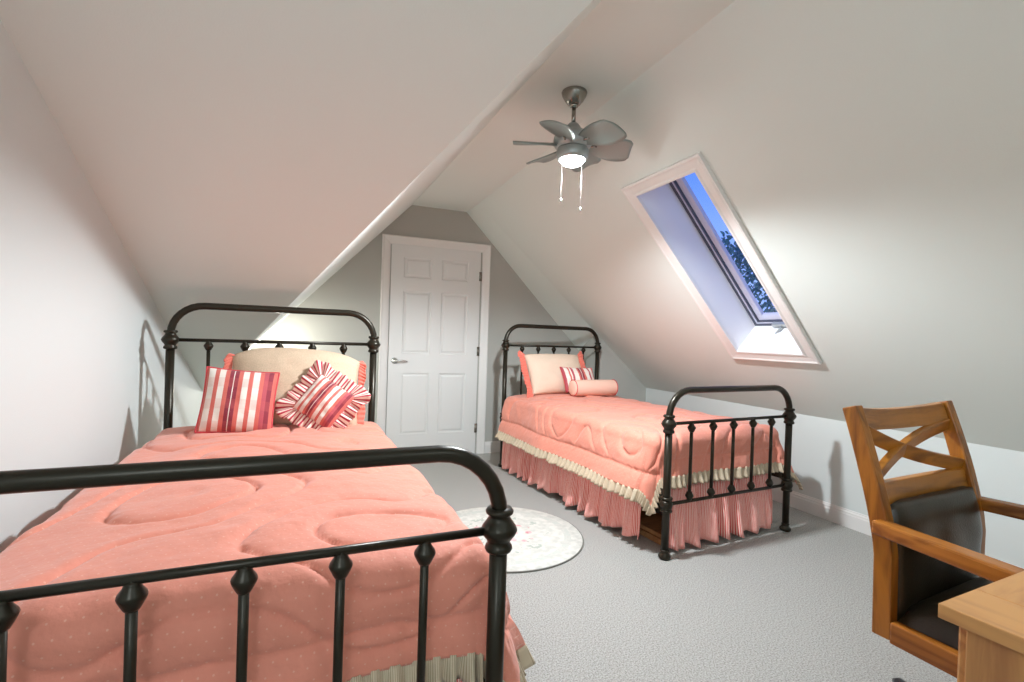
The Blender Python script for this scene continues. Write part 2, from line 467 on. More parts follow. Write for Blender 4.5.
# crank handle at the foot of the sash
cb = Vector(lerp2(iBL, iBR, .47))
o = P(cb, H-.05)
ux = (P(iBR)-P(iBL)).normalized(); uv = (P(iBL)-P(iTL)).normalized()
bm = bmesh.new()
mt = Matrix(((ux.x, uv.x, nS.x, o.x), (ux.y, uv.y, nS.y, o.y), (ux.z, uv.z, nS.z, o.z), (0, 0, 0, 1)))
box(bm, (-.075, -.045, -.012), (.075, -.012, .02), .006, 2, mt)
tube(bm, [mt @ Vector(p) for p in ((.0, -.03, -.012), (-.005, -.02, -.035), (-.03, .0, -.05), (-.04, .012, -.055))], .007, 8)
lathe(bm, [(0, -.01), (.01, -.008), (.011, .004), (.006, .012), (0, .013)], mt @ Vector((-.043, .016, -.058)), 12)
h = link('crank_handle', bm, 'fan_body', win); h['label'] = 'grey window crank'

# ------------------------------------------------------------------ tree outside
def tree():
    d = Vector((.7675, .6367, .0745)); c = Vector((0, 0, 1.174))+d*9.5
    t = thing('tree', 'dark leafy tree standing outside beyond the skylight glass', 'tree', (c.x, c.y, -3.2))
    bm = bmesh.new(); hh = c.z+3.2
    tube(bm, [(0, 0, 0), (.05, .02, hh*.4), (-.03, .03, hh*.75), (0, 0, hh*1.15)], [.22, .17, .12, .04], 10)
    for k in range(9):
        a = k*2.4; z = hh*(.55+.05*k)
        tube(bm, [(0, 0, z), (.5*math.cos(a), .5*math.sin(a), z+.35), (1.0*math.cos(a), 1.0*math.sin(a), z+.6)], [.07, .04, .015], 6)
    link('trunk', bm, 'bark', t)
    bm = bmesh.new(); rnd = random.Random(3)
    for k in range(9000):
        th = rnd.uniform(0, 2*PI); ph = math.acos(rnd.uniform(-1, 1)); rr = rnd.uniform(.45, 1.)**.5
        bump = 1+.28*N3(2*math.cos(th)*math.sin(ph), 2*math.sin(th)*math.sin(ph), 2*math.cos(ph))*2
        p = Vector((1.65*math.sin(ph)*math.cos(th), 1.65*math.sin(ph)*math.sin(th), 1.75*math.cos(ph)))*rr*bump+Vector((0, 0, hh))
        n = Vector((rnd.gauss(0, 1), rnd.gauss(0, 1), rnd.gauss(0, 1))).normalized(); x = n.orthogonal().normalized(); y = n.cross(x)
        s = rnd.uniform(.035, .065)
        vs = [bm.verts.new(p+x*s*a+y*s*b+n*s*e) for a, b, e in ((-1, 0, 0), (-.3, .45, .1), (.5, .35, .1), (1.1, 0, -.1), (.5, -.35, .1), (-.3, -.45, .1))]
        bm.faces.new(vs)
    link('foliage', bm, 'leaf', t, smooth=False)
tree()

# ------------------------------------------------------------------ iron bed
BW, BL = 1.03, 2.035
HH, HF, HL, HT = 1.108, .735, .296, .183
def knob_profile(r=.020, big=.042, h=.05):
    return [(r, -h), (r*1.45, -h+.002), (r*1.6, -h+.008), (r*1.5, -h+.015), (r*1.25, -h+.021), (r*1.5, -.020), (big*.9, -.010), (big, 0), (big*.9, .010),
            (r*1.45, .022), (r*1.2, h-.020), (r*1.25, h-.016), (r*1.55, h-.012), (r*1.62, h-.006), (r*1.4, h)]
SK = [(.009, -.046), (.012, -.045), (.015, -.040), (.022, -.026), (.0235, -.021), (.022, -.016), (.015, -.006), (.0125, 0), (.012, .004)]
def arch(bm, y, zr, zt, w, r=.0185):
    c = .15; pts = [(-w/2, y, zr), (-w/2, y, zt-c)]
    for k in range(1, 9):
        a = PI-k*PI/2/8; pts.append((-w/2+c+c*math.cos(a), y, zt-c+c*math.sin(a)))
    for k in range(0, 9):
        a = PI/2-k*PI/2/8; pts.append((w/2-c+c*math.cos(a), y, zt-c+c*math.sin(a)))
    pts.append((w/2, y, zr))
    tube(bm, pts, r, 16)
def make_bed(label, loc, rz):
    t = thing('iron_bed', label, 'bed', loc, rz, 'matching twin iron beds')
    for y, top, low in ((0, HF, HL), (BL, HH, .45)):
        bm = bmesh.new(); arch(bm, y, top+.02, top+HT, BW); link('arch_rail', bm, 'iron', t)
        for z in (top, low):
            bm = bmesh.new(); tube(bm, [(-BW/2+.02, y, z), (BW/2-.02, y, z)], .0095, 12); link('cross_rail', bm, 'iron', t)
        for s in (-1, 1):
            bm = bmesh.new(); tube(bm, [(s*BW/2, y, .03), (s*BW/2, y, top)], .0205, 16)
            po = link('post', bm, 'iron', t)
            bm = bmesh.new(); lathe(bm, knob_profile(), (s*BW/2, y, top), 24); link('knob', bm, 'iron', po)
            bm = bmesh.new(); lathe(bm, knob_profile(.021, .036, .042), (s*BW/2, y, low), 24); link('knob', bm, 'iron', po)
            bm = bmesh.new(); lathe(bm, [(.018, 0), (.029, .002), (.034, .012), (.033, .022), (.024, .032), (.021, .04), (.025, .045), (.020, .052)], (s*BW/2, y, 0), 20)
            link('foot', bm, 'iron', po)
        for k in range(5):
            x = -BW/2+BW*(k+1)/6
            bm = bmesh.new(); tube(bm, [(x, y, low), (x, y, top)], .0095, 12)
            sp = link('spindle', bm, 'iron', t)
            bm = bmesh.new(); lathe(bm, SK, (x, y, top-.008), 16); link('finial', bm, 'iron', sp)
            bm = bmesh.new(); lathe(bm, [(r, -z) for r, z in SK][::-1], (x, y, low+.008), 16); link('finial', bm, 'iron', sp)
    for s in (-1, 1):
        bm = bmesh.new(); box(bm, (s*(BW/2-.012)-.008, .02, .33), (s*(BW/2-.012)+.008, BL-.02, .37), .002)
        link('side_rail', bm, 'iron', t)
    return t

# ------------------------------------------------------------------ bedding (all in bed coordinates: x across, y from foot to head)
HW, Y0, Y1, TOP, RB = .485, .125, BL-.10, .645, .055
OS, OF, OH = .335, .252, .0
def drape(s, t, seed, puff=True, flare=.24, kick=0.):
    qx = max(-HW, min(HW, s)); qy = max(Y0, t)
    dx, dy = s-qx, t-qy
    r = math.hypot(dx, dy)
    ex, ey = (dx/r, dy/r) if r > 1e-9 else (0., 0.)
    fl = flare*ex*ex+.02*ey*ey
    if abs(dx) > 1e-6 and abs(dy) > 1e-6: fl = fl*.6+(kick*2*ex*abs(ey) if dx > 0 else 0.)
    arc = RB*PI/2
    if r < arc:
        th = r/RB; out = RB*math.sin(th); down = RB*(1-math.cos(th))
    else:
        th = PI/2; e = r-arc; out = RB+fl*e; down = RB+e*math.sqrt(1-fl*fl)
    cr = 1-(qx/HW)**2
    z = TOP+.028*cr*min(1, (t-Y0+.3)/.5)-down
    p = Vector((qx+ex*out, qy+ey*out, z))
    if puff:
        n = Vector((ex*math.sin(th), ey*math.sin(th), math.cos(th) if r < arc else 0.))
        q = N3(s*2.0+seed, t*2.0, seed*1.7)*3.2+.25*N3(s*5, t*5, seed)
        d = abs(q-round(q))
        far = max(0., min(1., 1-(r-.20)/.06))
        line = math.exp(-(d/.028)**2)*far; soft = math.exp(-(d/.11)**2)*far
        rr = r+.012*N3(s*5, t*5, 11.)
        line = max(line, math.exp(-((rr-.235)/.009)**2)*(1 if abs(ex) > .5 or r < .25 else .9)) if abs(ex) > .3 else max(line, math.exp(-((rr-.165)/.009)**2))
        soft = max(soft, math.exp(-((rr-(.235 if abs(ex) > .3 else .165))/.035)**2))
        wr = N3(s*6+9, t*6, seed)*.010+N3(s*15, t*15+3, seed)*.004
        pk = abs(N3(s*26, t*26, 7.))*.007*soft
        wob = (.013*math.sin(t*6.5+seed+2.*N3(t*2.5, s*2.5, 4)) if abs(ex) > .5 else .012*math.sin(s*11+seed))*min(1, r/.25) if r > 1e-6 else 0.
        h = .014*(1-soft*.6)-.008*line+wr*(.9-.4*soft)+.0035*N3(s*9, t*31+q*2, 5.)*soft
        tuck = pk
        p += n*(h-tuck)+Vector((ex, ey, 0))*wob*(1 if r > arc else r/arc)
    return p
def make_comforter(label, loc, rz, seed, left_flare, kick):
    t = thing('comforter', label, 'comforter', loc, rz, 'coral quilted comforters')
    sw, lt = HW+OS, (Y0-OF, Y1+OH)
    def fl(s): return left_flare if s < 0 else .36
    def fn(u, v):
        s, tt = -sw+2*sw*u, lt[0]+(lt[1]-lt[0])*v
        return drape(s, tt, seed, True, fl(s), kick)
    uvf = lambda u, v: (-sw+2*sw*u, lt[0]+(lt[1]-lt[0])*v)
    grid_obj('quilt', 230, 300, fn, 'comforter', t, uvf, [('SOLIDIFY', dict(thickness=.014, offset=-1.))])
    # gathered ruffle round three sides
    path = []                                                    # cloth coordinates of the hem and outward direction
    n = 900; per = 2*(lt[1]-lt[0])+2*sw
    def hem(a):
        a *= per; L = lt[1]-lt[0]
        if a < L: return (-sw, lt[1]-a, -1, 0)
        a -= L
        if a < 2*sw: return (-sw+a, lt[0], 0, -1)
        a -= 2*sw
        return (sw, lt[0]+a, 1, 0)
    def rf(u, v):
        s, tt, ex, ey = hem(u); a_ = u*per; w = (.064+.016*N3(a_*7, 4, seed))*v-.006
        p = drape(s+ex*w, tt+ey*w, seed, False, fl(s), kick)
        base = drape(s, tt, seed, True, fl(s), kick)-drape(s, tt, seed, False, fl(s), kick)
        a = u*per
        pl = math.sin(a*2*PI/.046+4*N3(a*8, seed))*.012*(.25+v)*(1+.8*N3(a*6, 3, seed))+.020*N3(a*11, 2., seed)*v
        e = Vector((ex, ey, 0))
        return p+base*(1-.3*v)+e*(pl-.002+.01*v)+Vector((0, 0, .007*N3(a*11, 5.)*v))
    grid_obj('ruffle', 1300, 5, rf, 'beige_ruffle', t, lambda u, v: (u*per*1.6, v*.075), [('SOLIDIFY', dict(thickness=.002, offset=0.))])['label'] = 'gathered beige striped ruffle'
    return t
def make_skirt(label, loc, rz, seed):
    t = thing('bed_skirt', label, 'bed skirt', loc, rz, 'striped coral bed skirts')
    ztop = .36
    def panel(name, p0, p1, out, zb):
        p0, p1, out = Vector(p0), Vector(p1), Vector(out); L = (p1-p0).length
        def fn(u, v):
            a = u*L
            fold = .036*math.sin(a*2*PI/.15+6.*N3(a*3, seed))*(.7+.8*N3(a*4, 6, seed))+.011*math.sin(a*2*PI/.075+7*N3(a*5, seed+3))+.03*N3(a*6+.6*v, 1+v, seed)+.006*N3(a*16, v*3, seed)
            gather = .005*math.sin(a*2*PI/.018+3*N3(a*20, seed))*(1-v)
            h = ztop*(1-v)+(zb+.012*N3(a*5, 8, seed)-.010*math.sin(a*2*PI/.15+6.*N3(a*3, seed)))*v
            k = min(1, u/.02, (1-u)/.02)
            p = p0+(p1-p0)*u+out*(.012+fold*(.25+.75*v**.8)+gather+.038*v)*1.
            return Vector((p.x, p.y, h))
        grid_obj(name, int(L/.0055), 14, fn, 'skirt', t, lambda u, v: (u*L*1.7, v), [('SOLIDIFY', dict(thickness=.002, offset=0.))])
    panel('side_panel', (-.508, BL-.05, 0), (-.508, .17, 0), (-1, 0, 0), .035)
    panel('foot_panel', (-.475, .085, 0), (.475, .085, 0), (0, -1, 0), .03)
    panel('side_panel', (.508, .17, 0), (.508, BL-.05, 0), (1, 0, 0), .035)
    return t
def make_mattress(label, loc, rz):
    bm = bmesh.new(); box(bm, (-.46, .14, .375), (.46, BL-.03, .60), .035, 3)
    o = link('mattress', bm, 'sham_pale'); o.location = loc; o.rotation_euler = (0, 0, rz)
    tag(o, label, 'mattress')
    return o

# pillows -------------------------------------------------------------
def pillow_pt(u, v, w, h, th, side, pinch=.06, seed=0.):
    a, b = 2*u-1, 2*v-1
    k = (max(0., 1-abs(a)**2.2)*max(0., 1-abs(b)**2.2))**.55
    x = a*w/2*(1-pinch*(1-b*b)*abs(a)**3); y = b*h/2*(1-pinch*(1-a*a)*abs(b)**3)
    z = side*th/2*k
    if k > 0: z += side*k*(.010*N3(a*2.2+seed, b*2.2, side)+.006*N3(a*5, b*5, seed))
    return Vector((x, y, z))
def pillow_mesh(name, w, h, th, m, parent=None, seed=0., pinch=.06, n=28, uvrot=0.):
    bm = bmesh.new(); uvl = bm.loops.layers.uv.new('UVMap')
    for side in (1, -1):
        V = [[bm.verts.new(pillow_pt(i/n, j/n, w, h, th, side, pinch, seed)) for i in range(n+1)] for j in range(n+1)]
        for j in range(n):
            for i in range(n):
                q = [(i, j), (i+1, j), (i+1, j+1), (i, j+1)]
                if side < 0: q = q[::-1]
                f = bm.faces.new([V[b][a] for a, b in q])
                for l, (a, b) in zip(f.loops, q): l[uvl].uv = (a/n, b/n)
    bmesh.ops.remove_doubles(bm, verts=bm.verts[:], dist=1e-5)
    return link(name, bm, m, parent)
def rim_pt(a, w, h, pinch):
    """point on the seam, a in 0..4 going round"""
    k = int(a) % 4; f = a-int(a)
    u, v = [(f, 0), (1, f), (1-f, 1), (0, 1-f)][k]
    p = pillow_pt(u, v, w, h, 0., 1, pinch)
    return p
def seam_ruffle(name, w, h, wid, m, parent, sides='all', pleat=.035, amp=.010, ur=1.6, seed=0., rc=.03):
    """gathered strip sewn round the seam; each sample is (seam point, outward direction, run along the outer edge)"""
    runs = []
    hw, hh = w/2-rc-.006, h/2-rc-.006
    pts = []
    for k, (cx, cy) in enumerate(((hw, -hh), (hw, hh), (-hw, hh), (-hw, -hh))):
        for q in range(13):
            a = -PI/2+k*PI/2+q*PI/2/12; n = Vector((math.cos(a), math.sin(a), 0)); pts.append((Vector((cx, cy, 0))+n*rc, n))
    pts.append(pts[0])
    if sides == 'all': runs.append(pts)
    else: runs += [pts[5:21], pts[31:47]]                         # right edge and left edge with their corners
    out_objs = []
    for run in runs:
        L = [0.]
        for (p, n), (p2, n2) in zip(run, run[1:]): L.append(L[-1]+((p2+n2*wid)-(p+n*wid)).length)
        def at(l):
            k = 0
            while k < len(L)-2 and L[k+1] < l: k += 1
            f = (l-L[k])/max(1e-6, L[k+1]-L[k])
            return run[k][0].lerp(run[k+1][0], f), run[k][1].lerp(run[k+1][1], f).normalized()
        def fn(u, v):
            l = u*L[-1]; p, n = at(l)
            ph = l*2*PI/pleat+3.2*N3(l*9, seed)
            z = amp*math.sin(ph)*(.25+v)*(.7+.6*N3(l*6, 9, seed))+.010*N3(l*14, 3, seed)*v
            sh = Vector((-n.y, n.x, 0))*(.006*N3(l*18, 1, seed)*v)
            return p*.99+n*(wid*v*(1+.26*N3(l*11, seed, 6.))*(.88+.55*max(0., abs(n.x*n.y)*2-.3)))+sh+Vector((0, 0, z))
        o = grid_obj(name, int(L[-1]/.005), 6, fn, m, parent, lambda u, v: (u*L[-1]*ur, v), [('SOLIDIFY', dict(thickness=.002, offset=0.))])
        out_objs.append(o)
    return out_objs
def seam_cord(name, w, h, m, parent, r=.004, pinch=.06):
    pts = [rim_pt(k*4/120 % 4, w, h, pinch) for k in range(121)]
    bm = bmesh.new(); tube(bm, pts, r, 8); return link(name, bm, m, parent)
def place(o, bed, local, lean, yaw=0., roll=0.):
    """stand a pillow up: its own x stays across the bed, its y points up, leaning back towards the head"""
    R = Matrix.Rotation(yaw, 4, 'Z') @ Matrix.Rotation(PI/2-lean, 4, 'X') @ Matrix.Rotation(roll, 4, 'Z')
    B = Matrix.Translation(bed.location) @ Matrix.Rotation(bed.rotation_euler[2], 4, 'Z')
    o.matrix_world = B @ Matrix.Translation(local) @ R

# ------------------------------------------------------------------ place the two beds
B1L, B1R = (-.1137, 1.0374, 0), .0400
B2L, B2R = (2.3073, 2.2299, 0), .0959
bed1 = make_bed('black iron twin bed nearest, its footboard crossing in front of the left wall', B1L, B1R)
bed2 = make_bed('black iron twin bed under the skylight beside the round rug', B2L, B2R)
make_mattress('twin mattress under the comforter on the bed by the left wall', B1L, B1R)
make_mattress('twin mattress under the comforter on the bed under the skylight', B2L, B2R)
make_comforter('coral polka dot comforter on the bed against the left wall', B1L, B1R, 1.3, .03, .05)
make_comforter('coral quilted comforter on the bed under the skylight, ruffled hem showing all along', B2L, B2R, 6.1, .28, .30)
make_skirt('striped coral bed skirt low behind the nearest footboard', B1L, B1R, 2.2)
make_skirt('gathered coral striped bed skirt hanging to the carpet below the skylight bed', B2L, B2R, 8.4)

# bed 1 pillows
def sham(label, w, h, th, m, seed, wid, slump=.075):
    e = thing('pillow_sham', label, 'pillow')
    o = pillow_mesh('cushion', w, h, th, m, e, seed, .05)
    rs = seam_ruffle('ruffle', w, h, wid, 'coral', e, 'ends', seed=seed+1, pleat=.03, amp=.007)
    for q in [o]+rs:                                             # the filling settles: the upper corners droop
        for v in q.data.vertices:
            a, b = v.co.x/(w/2), v.co.y/(h/2)
            if b > -.2: v.co.y -= slump*abs(a)**3*(b+.2)/1.2
    for q in rs: q['label'] = 'gathered coral ruffle'
    return e
e = sham('large cream pillow with coral ruffle leaning on the left bed headboard', .66, .47, .20, 'sham', 1., .045)
place(e, bed1, (.095, 1.895, .872), .42, .0, -.05)
e = thing('plaid_pillow', 'square red and cream plaid pillow on the left of the near bed', 'pillow')
pillow_mesh('cushion', .325, .325, .13, 'plaid_square', e, 3., .05); seam_cord('cord_trim', .325, .325, 'piping', e, .0045, .05)
place(e, bed1, (-.165, 1.735, .818), .38, .06, -.10)
e = thing('ruffled_pillow', 'diamond set pillow with wide striped ruffle in front of the cream sham', 'pillow')
pillow_mesh('cushion', .225, .225, .12, 'plaid_square', e, 5., .03)
for q in seam_ruffle('ruffle', .225, .225, .076, 'ruffle_stripe', e, pleat=.055, amp=.022, seed=4., ur=1.5): q['label'] = 'striped pleated ruffle'
place(e, bed1, (.228, 1.715, .808), .42, -.12, -.62)
# bed 2 pillows
e = sham('pale cream pillow with coral ruffle at the head of the skylight bed', .62, .41, .17, 'sham_pale', 7., .07, .02)
place(e, bed2, (-.06, 1.88, .865), .48, .05, -.0)
e = thing('plaid_pillow', 'small striped red plaid pillow behind the bolster on the skylight bed', 'pillow')
pillow_mesh('cushion', .35, .25, .10, 'plaid_small', e, 9., .05); seam_cord('cord_trim', .35, .25, 'piping', e, .003, .05)
place(e, bed2, (.10, 1.74, .815), .55, .0, -.03)
e = thing('bolster', 'pale pink roll bolster with red piped ends lying on the comforter', 'bolster')
bm = bmesh.new(); mx = Matrix.Rotation(PI/2, 4, 'Y')
lathe(bm, [(0, -.232), (.05, -.230), (.064, -.222), (.070, -.208), (.071, -.1), (.072, 0), (.071, .1), (.070, .208), (.064, .222), (.05, .230), (0, .232)], (0, 0, 0), 28, mx)
M['bolster'] = mat('pale_pink_cotton', (236, 194, 174), .85, bump=.3, bscale=200)
link('cushion', bm, 'bolster', e)
for s in (-1, 1):
    bm = bmesh.new(); tube(bm, [(s*.214, .0705*math.cos(k*2*PI/32), .0705*math.sin(k*2*PI/32)) for k in range(33)], .0035, 8)
    link('piping', bm, 'piping', e)['label'] = 'red piping cord'
e.matrix_world = Matrix.Translation(bed2.location) @ Matrix.Rotation(B2R, 4, 'Z') @ Matrix.Translation((.16, 1.60, .755)) @ Matrix.Rotation(-.03, 4, 'Z')

# low wooden box just seen beneath the skylight bed's corner
bm = bmesh.new(); box(bm, (-.13, -.30, 0), (.13, .30, .035), .004); box(bm, (-.12, -.29, .035), (.12, .29, .06), .003)
o = link('storage_box', bm, 'pale_wood', smooth=False); o.location = (1.99, 2.62, 0); o.rotation_euler = (0, 0, B2R)
tag(o, 'flat tan wooden box on the carpet under the skylight bed corner', 'box')

# ------------------------------------------------------------------ round rug
rug = thing('round_rug', 'round cream rug with pink flowers on the carpet between the beds', 'rug', (1.06, 2.735, 0))
bm = bmesh.new(); lathe(bm, [(.472, .001), (.474, .006), (.468, .011), (.3, .0115), (.1, .0115), (0, .0115)], (0, 0, 0), 72)
link('pile', bm, 'rug', rug)
bm = bmesh.new(); tube(bm, [(.4745*math.cos(k*2*PI/96), .4745*math.sin(k*2*PI/96), .005) for k in range(97)], .004, 6)
link('binding', bm, 'binding', rug)['label'] = 'grey edge binding'

# ------------------------------------------------------------------ ceiling fan
FX, FY = 1.158, 2.198
fan = thing('ceiling_fan', 'small six blade grey ceiling fan with lit round lamp', 'ceiling fan', (FX, FY, ZC))
bm = bmesh.new(); lathe(bm, [(0, 0), (.062, 0), (.064, -.006), (.06, -.02), (.046, -.045), (.032, -.062), (.026, -.066), (.0, -.066)], (0, 0, 0), 32); link('canopy', bm, 'steel', fan)
bm = bmesh.new(); lathe(bm, [(0, 0), (.02, 0), (.021, -.012), (.0, -.02)], (0, 0, -.062), 20); tube(bm, [(0, 0, -.06), (0, 0, -.17)], .0105, 12); link('downrod', bm, 'steel', fan)
FZ = -.022
bm = bmesh.new(); lathe(bm, [(0, -.135), (.024, -.137), (.034, -.15), (.042, -.165), (.070, -.182), (.092, -.20), (.097, -.222), (.094, -.245), (.082, -.26), (0, -.262)], (0, 0, FZ), 36); link('motor_housing', bm, 'fan_body', fan)
bm = bmesh.new(); lathe(bm, [(0, -.262), (.076, -.262), (.080, -.27), (.080, -.30), (.072, -.315), (.064, -.318), (.064, -.29), (0, -.29)], (0, 0, FZ), 36); link('lamp_collar', bm, 'fan_body', fan)
bm = bmesh.new(); lathe(bm, [(0, -.300), (.060, -.302), (.0605, -.318), (.054, -.330), (.040, -.340), (.022, -.346), (0, -.348)], (0, 0, FZ), 32)
lampglass = link('lamp_glass', bm, 'lamp', fan); lampglass['label'] = 'glowing white lamp glass'
def blade(ang):
    def fn(u, v):
        r = .075+.222*u; b = 2*v-1
        w = .030+.052*math.sin(min(1, u*1.15)*PI*.62)**.9
        if u > .86: w *= math.sqrt(max(.0, 1-((u-.86)/.15)**2))*.55+.45
        sweep = .030*math.sin(u*PI*.5)
        c = Vector((r, sweep+b*w, .020*(1-b*b)*.4-.004))
        tw = -math.radians(24-8*u)
        c = Vector((c.x, c.y*math.cos(tw), c.z+c.y*math.sin(tw)))
        c.z += -.262
        return Matrix.Rotation(ang, 3, 'Z') @ c
    o = grid_obj('blade', 16, 8, fn, 'fan_grey', fan, None, [('SOLIDIFY', dict(thickness=.006, offset=0.))])
    bm = bmesh.new()
    R = Matrix.Rotation(ang, 3, 'Z')
    tube(bm, [R @ Vector(p) for p in ((.06, -.01, -.250), (.09, .0, -.266), (.12, .008, -.266))], [.008, .007, .005], 8)
    link('blade_bracket', bm, 'steel', o)
for k in range(6): blade(math.radians(98+60*k))
for (dx, dy, zl) in ((-.048, -.012, -.545), (.022, -.035, -.585)):
    bm = bmesh.new(); tube(bm, [(dx*1.3, dy*1.3, -.32), (dx*1.35, dy*1.35, -.35), (dx*1.35, dy*1.35, zl)], .0016, 6)
    c = link('pull_chain', bm, 'white', fan)
    bm = bmesh.new(); lathe(bm, [(0, -.012), (.005, -.010), (.006, 0), (.004, .008), (0, .010)], (dx*1.35, dy*1.35, zl-.008), 12); link('chain_bob', bm, 'chrome', c)

# ------------------------------------------------------------------ desk chair
CH = thing('desk_chair', 'honey wood swivel armchair with cross back and brown leather at the desk', 'chair', (1.725, .626, 0), math.radians(5))
CH.location.x += .001
def sweep_rect(bm, pts, wx, wy, axis=Vector((1, 0, 0))):
    """rectangular bar along pts; wx along axis, wy across"""
    pts = [Vector(p) for p in pts]; rings = []
    for i, p in enumerate(pts):
        d = (pts[min(i+1, len(pts)-1)]-pts[max(i-1, 0)]).normalized()
        n = d.cross(axis).normalized(); a = n.cross(d).normalized()
        x = wx[i] if isinstance(wx, list) else wx; y = wy[i] if isinstance(wy, list) else wy
        rings.append([bm.verts.new(p+a*sx*x/2+n*sy*y/2) for sx, sy in ((-1, -1), (1, -1), (1, 1), (-1, 1))])
    for a, b in zip(rings, rings[1:]):
        for k in range(4): bm.faces.new((a[k], a[(k+1) % 4], b[(k+1) % 4], b[k]))
    bm.faces.new(rings[0][::-1]); bm.faces.new(rings[-1])
BEV = [('BEVEL', dict(width=.004, segments=2, limit_method='ANGLE'))]
def backy(z):                                                    # rake of the back
    if z < .62: return .262
    return .262+.10*((z-.62)/.40)**1.35
ZB, ZT = .400, 1.010
XU = .258                                                        # upright centre lines
for s in (-1, 1):
    bm = bmesh.new(); zz = [ZB+(ZT-ZB)*k/14 for k in range(15)]
    sweep_rect(bm, [(s*(XU-.012*max(0, (.85-z)/.45)), backy(z), z) for z in zz], .036, [.046-.006*max(0, (z-.7)/.3) for z in zz])
    link('upright', bm, 'chair_wood', CH, False, BEV)
def rail(name, z0, z1, dip, dep=.024):
    def yb(x): return .018*(1-(x/XU)**2)
    bm = bmesh.new(); n = 14; F = []
    for k in range(n+1):
        x = -XU+.02+(2*XU-.04)*k/n; zt = z1-dip*(1-(x/XU)**2); z_ = z0-dip*.6*(1-(x/XU)**2)
        y0, y1 = backy(z_)+yb(x), backy(zt)+yb(x)
        F.append([bm.verts.new(c) for c in ((x, y0-dep/2, z_), (x, y0+dep/2, z_), (x, y1+dep/2, zt), (x, y1-dep/2, zt))])
    for a, b in zip(F, F[1:]):
        for q in range(4): bm.faces.new((a[q], a[(q+1) % 4], b[(q+1) % 4], b[q]))
    bm.faces.new(F[0][::-1]); bm.faces.new(F[-1])
    return link(name, bm, 'chair_wood_x', CH, False, [('BEVEL', dict(width=.003, segments=2, limit_method='ANGLE'))])
rail('crest_rail', .946, 1.009, .014)
rail('lower_rail', .735, .805, .006)
for s in (-1, 1):                                                # the two crossing slats, bowed a little
    bm = bmesh.new(); pts = []
    for k in range(13):
        f = k/12; x = s*(-.238+.476*f); z = .815+.125*f
        pts.append((x, backy(z)+.018*(1-(x/XU)**2)+(.002*s), z+.012*math.sin(f*PI)*(1 if s > 0 else -1)))
    sweep_rect(bm, pts, .020, .042, Vector((0, 1, .25)))
    link('cross_slat', bm, 'chair_wood_x', CH, False, [('BEVEL', dict(width=.003, segments=2, limit_method='ANGLE'))])
# leather back pad
def pad(u, v):
    b, a = 2*v-1, 2*u-1
    z = .435+.302*v
    k = (max(0, 1-abs(a)**6)*max(0, 1-abs(b)**6))**.5
    return (a*(.216+.016*max(0, (z-.55)/.2)), backy(z)+.008-.020*k-.004*N3(a*2, b*2, 3), z)
grid_obj('back_pad', 24, 24, pad, 'leather', CH, None, [('SOLIDIFY', dict(thickness=.03, offset=-1.))])['label'] = 'dark brown leather back pad'
# seat
def seat(u, v):
    a, b = 2*u-1, 2*v-1
    k = (max(0, 1-abs(a)**5)*max(0, 1-abs(b)**5))**.5
    return (a*(.248+.012*k), -.005+b*.248, .440+.085*k+.034*(1-a*a)*(1-b*b)+.004*N3(a*2, b*2, 1))
grid_obj('seat_cushion', 28, 28, seat, 'leather', CH)['label'] = 'puffed brown leather seat'
for s in (-1, 1):
    bm = bmesh.new(); sweep_rect(bm, [(s*.262, .235, .428), (s*.266, 0, .424), (s*.262, -.25, .414)], .030, .056)
    link('side_rail', bm, 'chair_wood_y', CH, False, BEV)
bm = bmesh.new(); box(bm, (-.25, -.268, .39), (.25, -.24, .445), .005); link('front_rail', bm, 'chair_wood_x', CH, False)
bm = bmesh.new(); box(bm, (-.25, -.24, .39), (.25, .24, .44)); link('seat_board', bm, 'black', CH, False)
for s in (-1, 1):
    bm = bmesh.new(); pts = []
    for k in range(15):
        f = k/14; y = .275-.50*f
        pts.append((s*(.276+.040*math.sin(min(1, f*1.3)*PI/2)), y, .698+.006*math.sin(f*PI*.9)-.020*f))
    sweep_rect(bm, pts, [.044+.012*math.sin(min(1, k/10)*PI/2) for k in range(15)], .038)
    ar = link('arm', bm, 'chair_wood_y', CH, False, [('BEVEL', dict(width=.006, segments=2, limit_method='ANGLE'))])
    bm = bmesh.new(); sweep_rect(bm, [(s*.287, -.14, .39), (s*.296, -.165, .52), (s*.302, -.19, .60), (s*.302, -.195, .665)], .030, [.06, .05, .045, .05])
    link('arm_post', bm, 'chair_wood', CH, False, BEV)
bm = bmesh.new(); lathe(bm, [(0, .392), (.09, .392), (.09, .365), (.03, .35), (.028, .20), (.042, .20), (.042, .11), (.055, .10), (.055, .075), (0, .07)], (0, .045, 0), 24)
link('swivel_column', bm, 'black', CH)
BC = Vector((0, .045, 0))
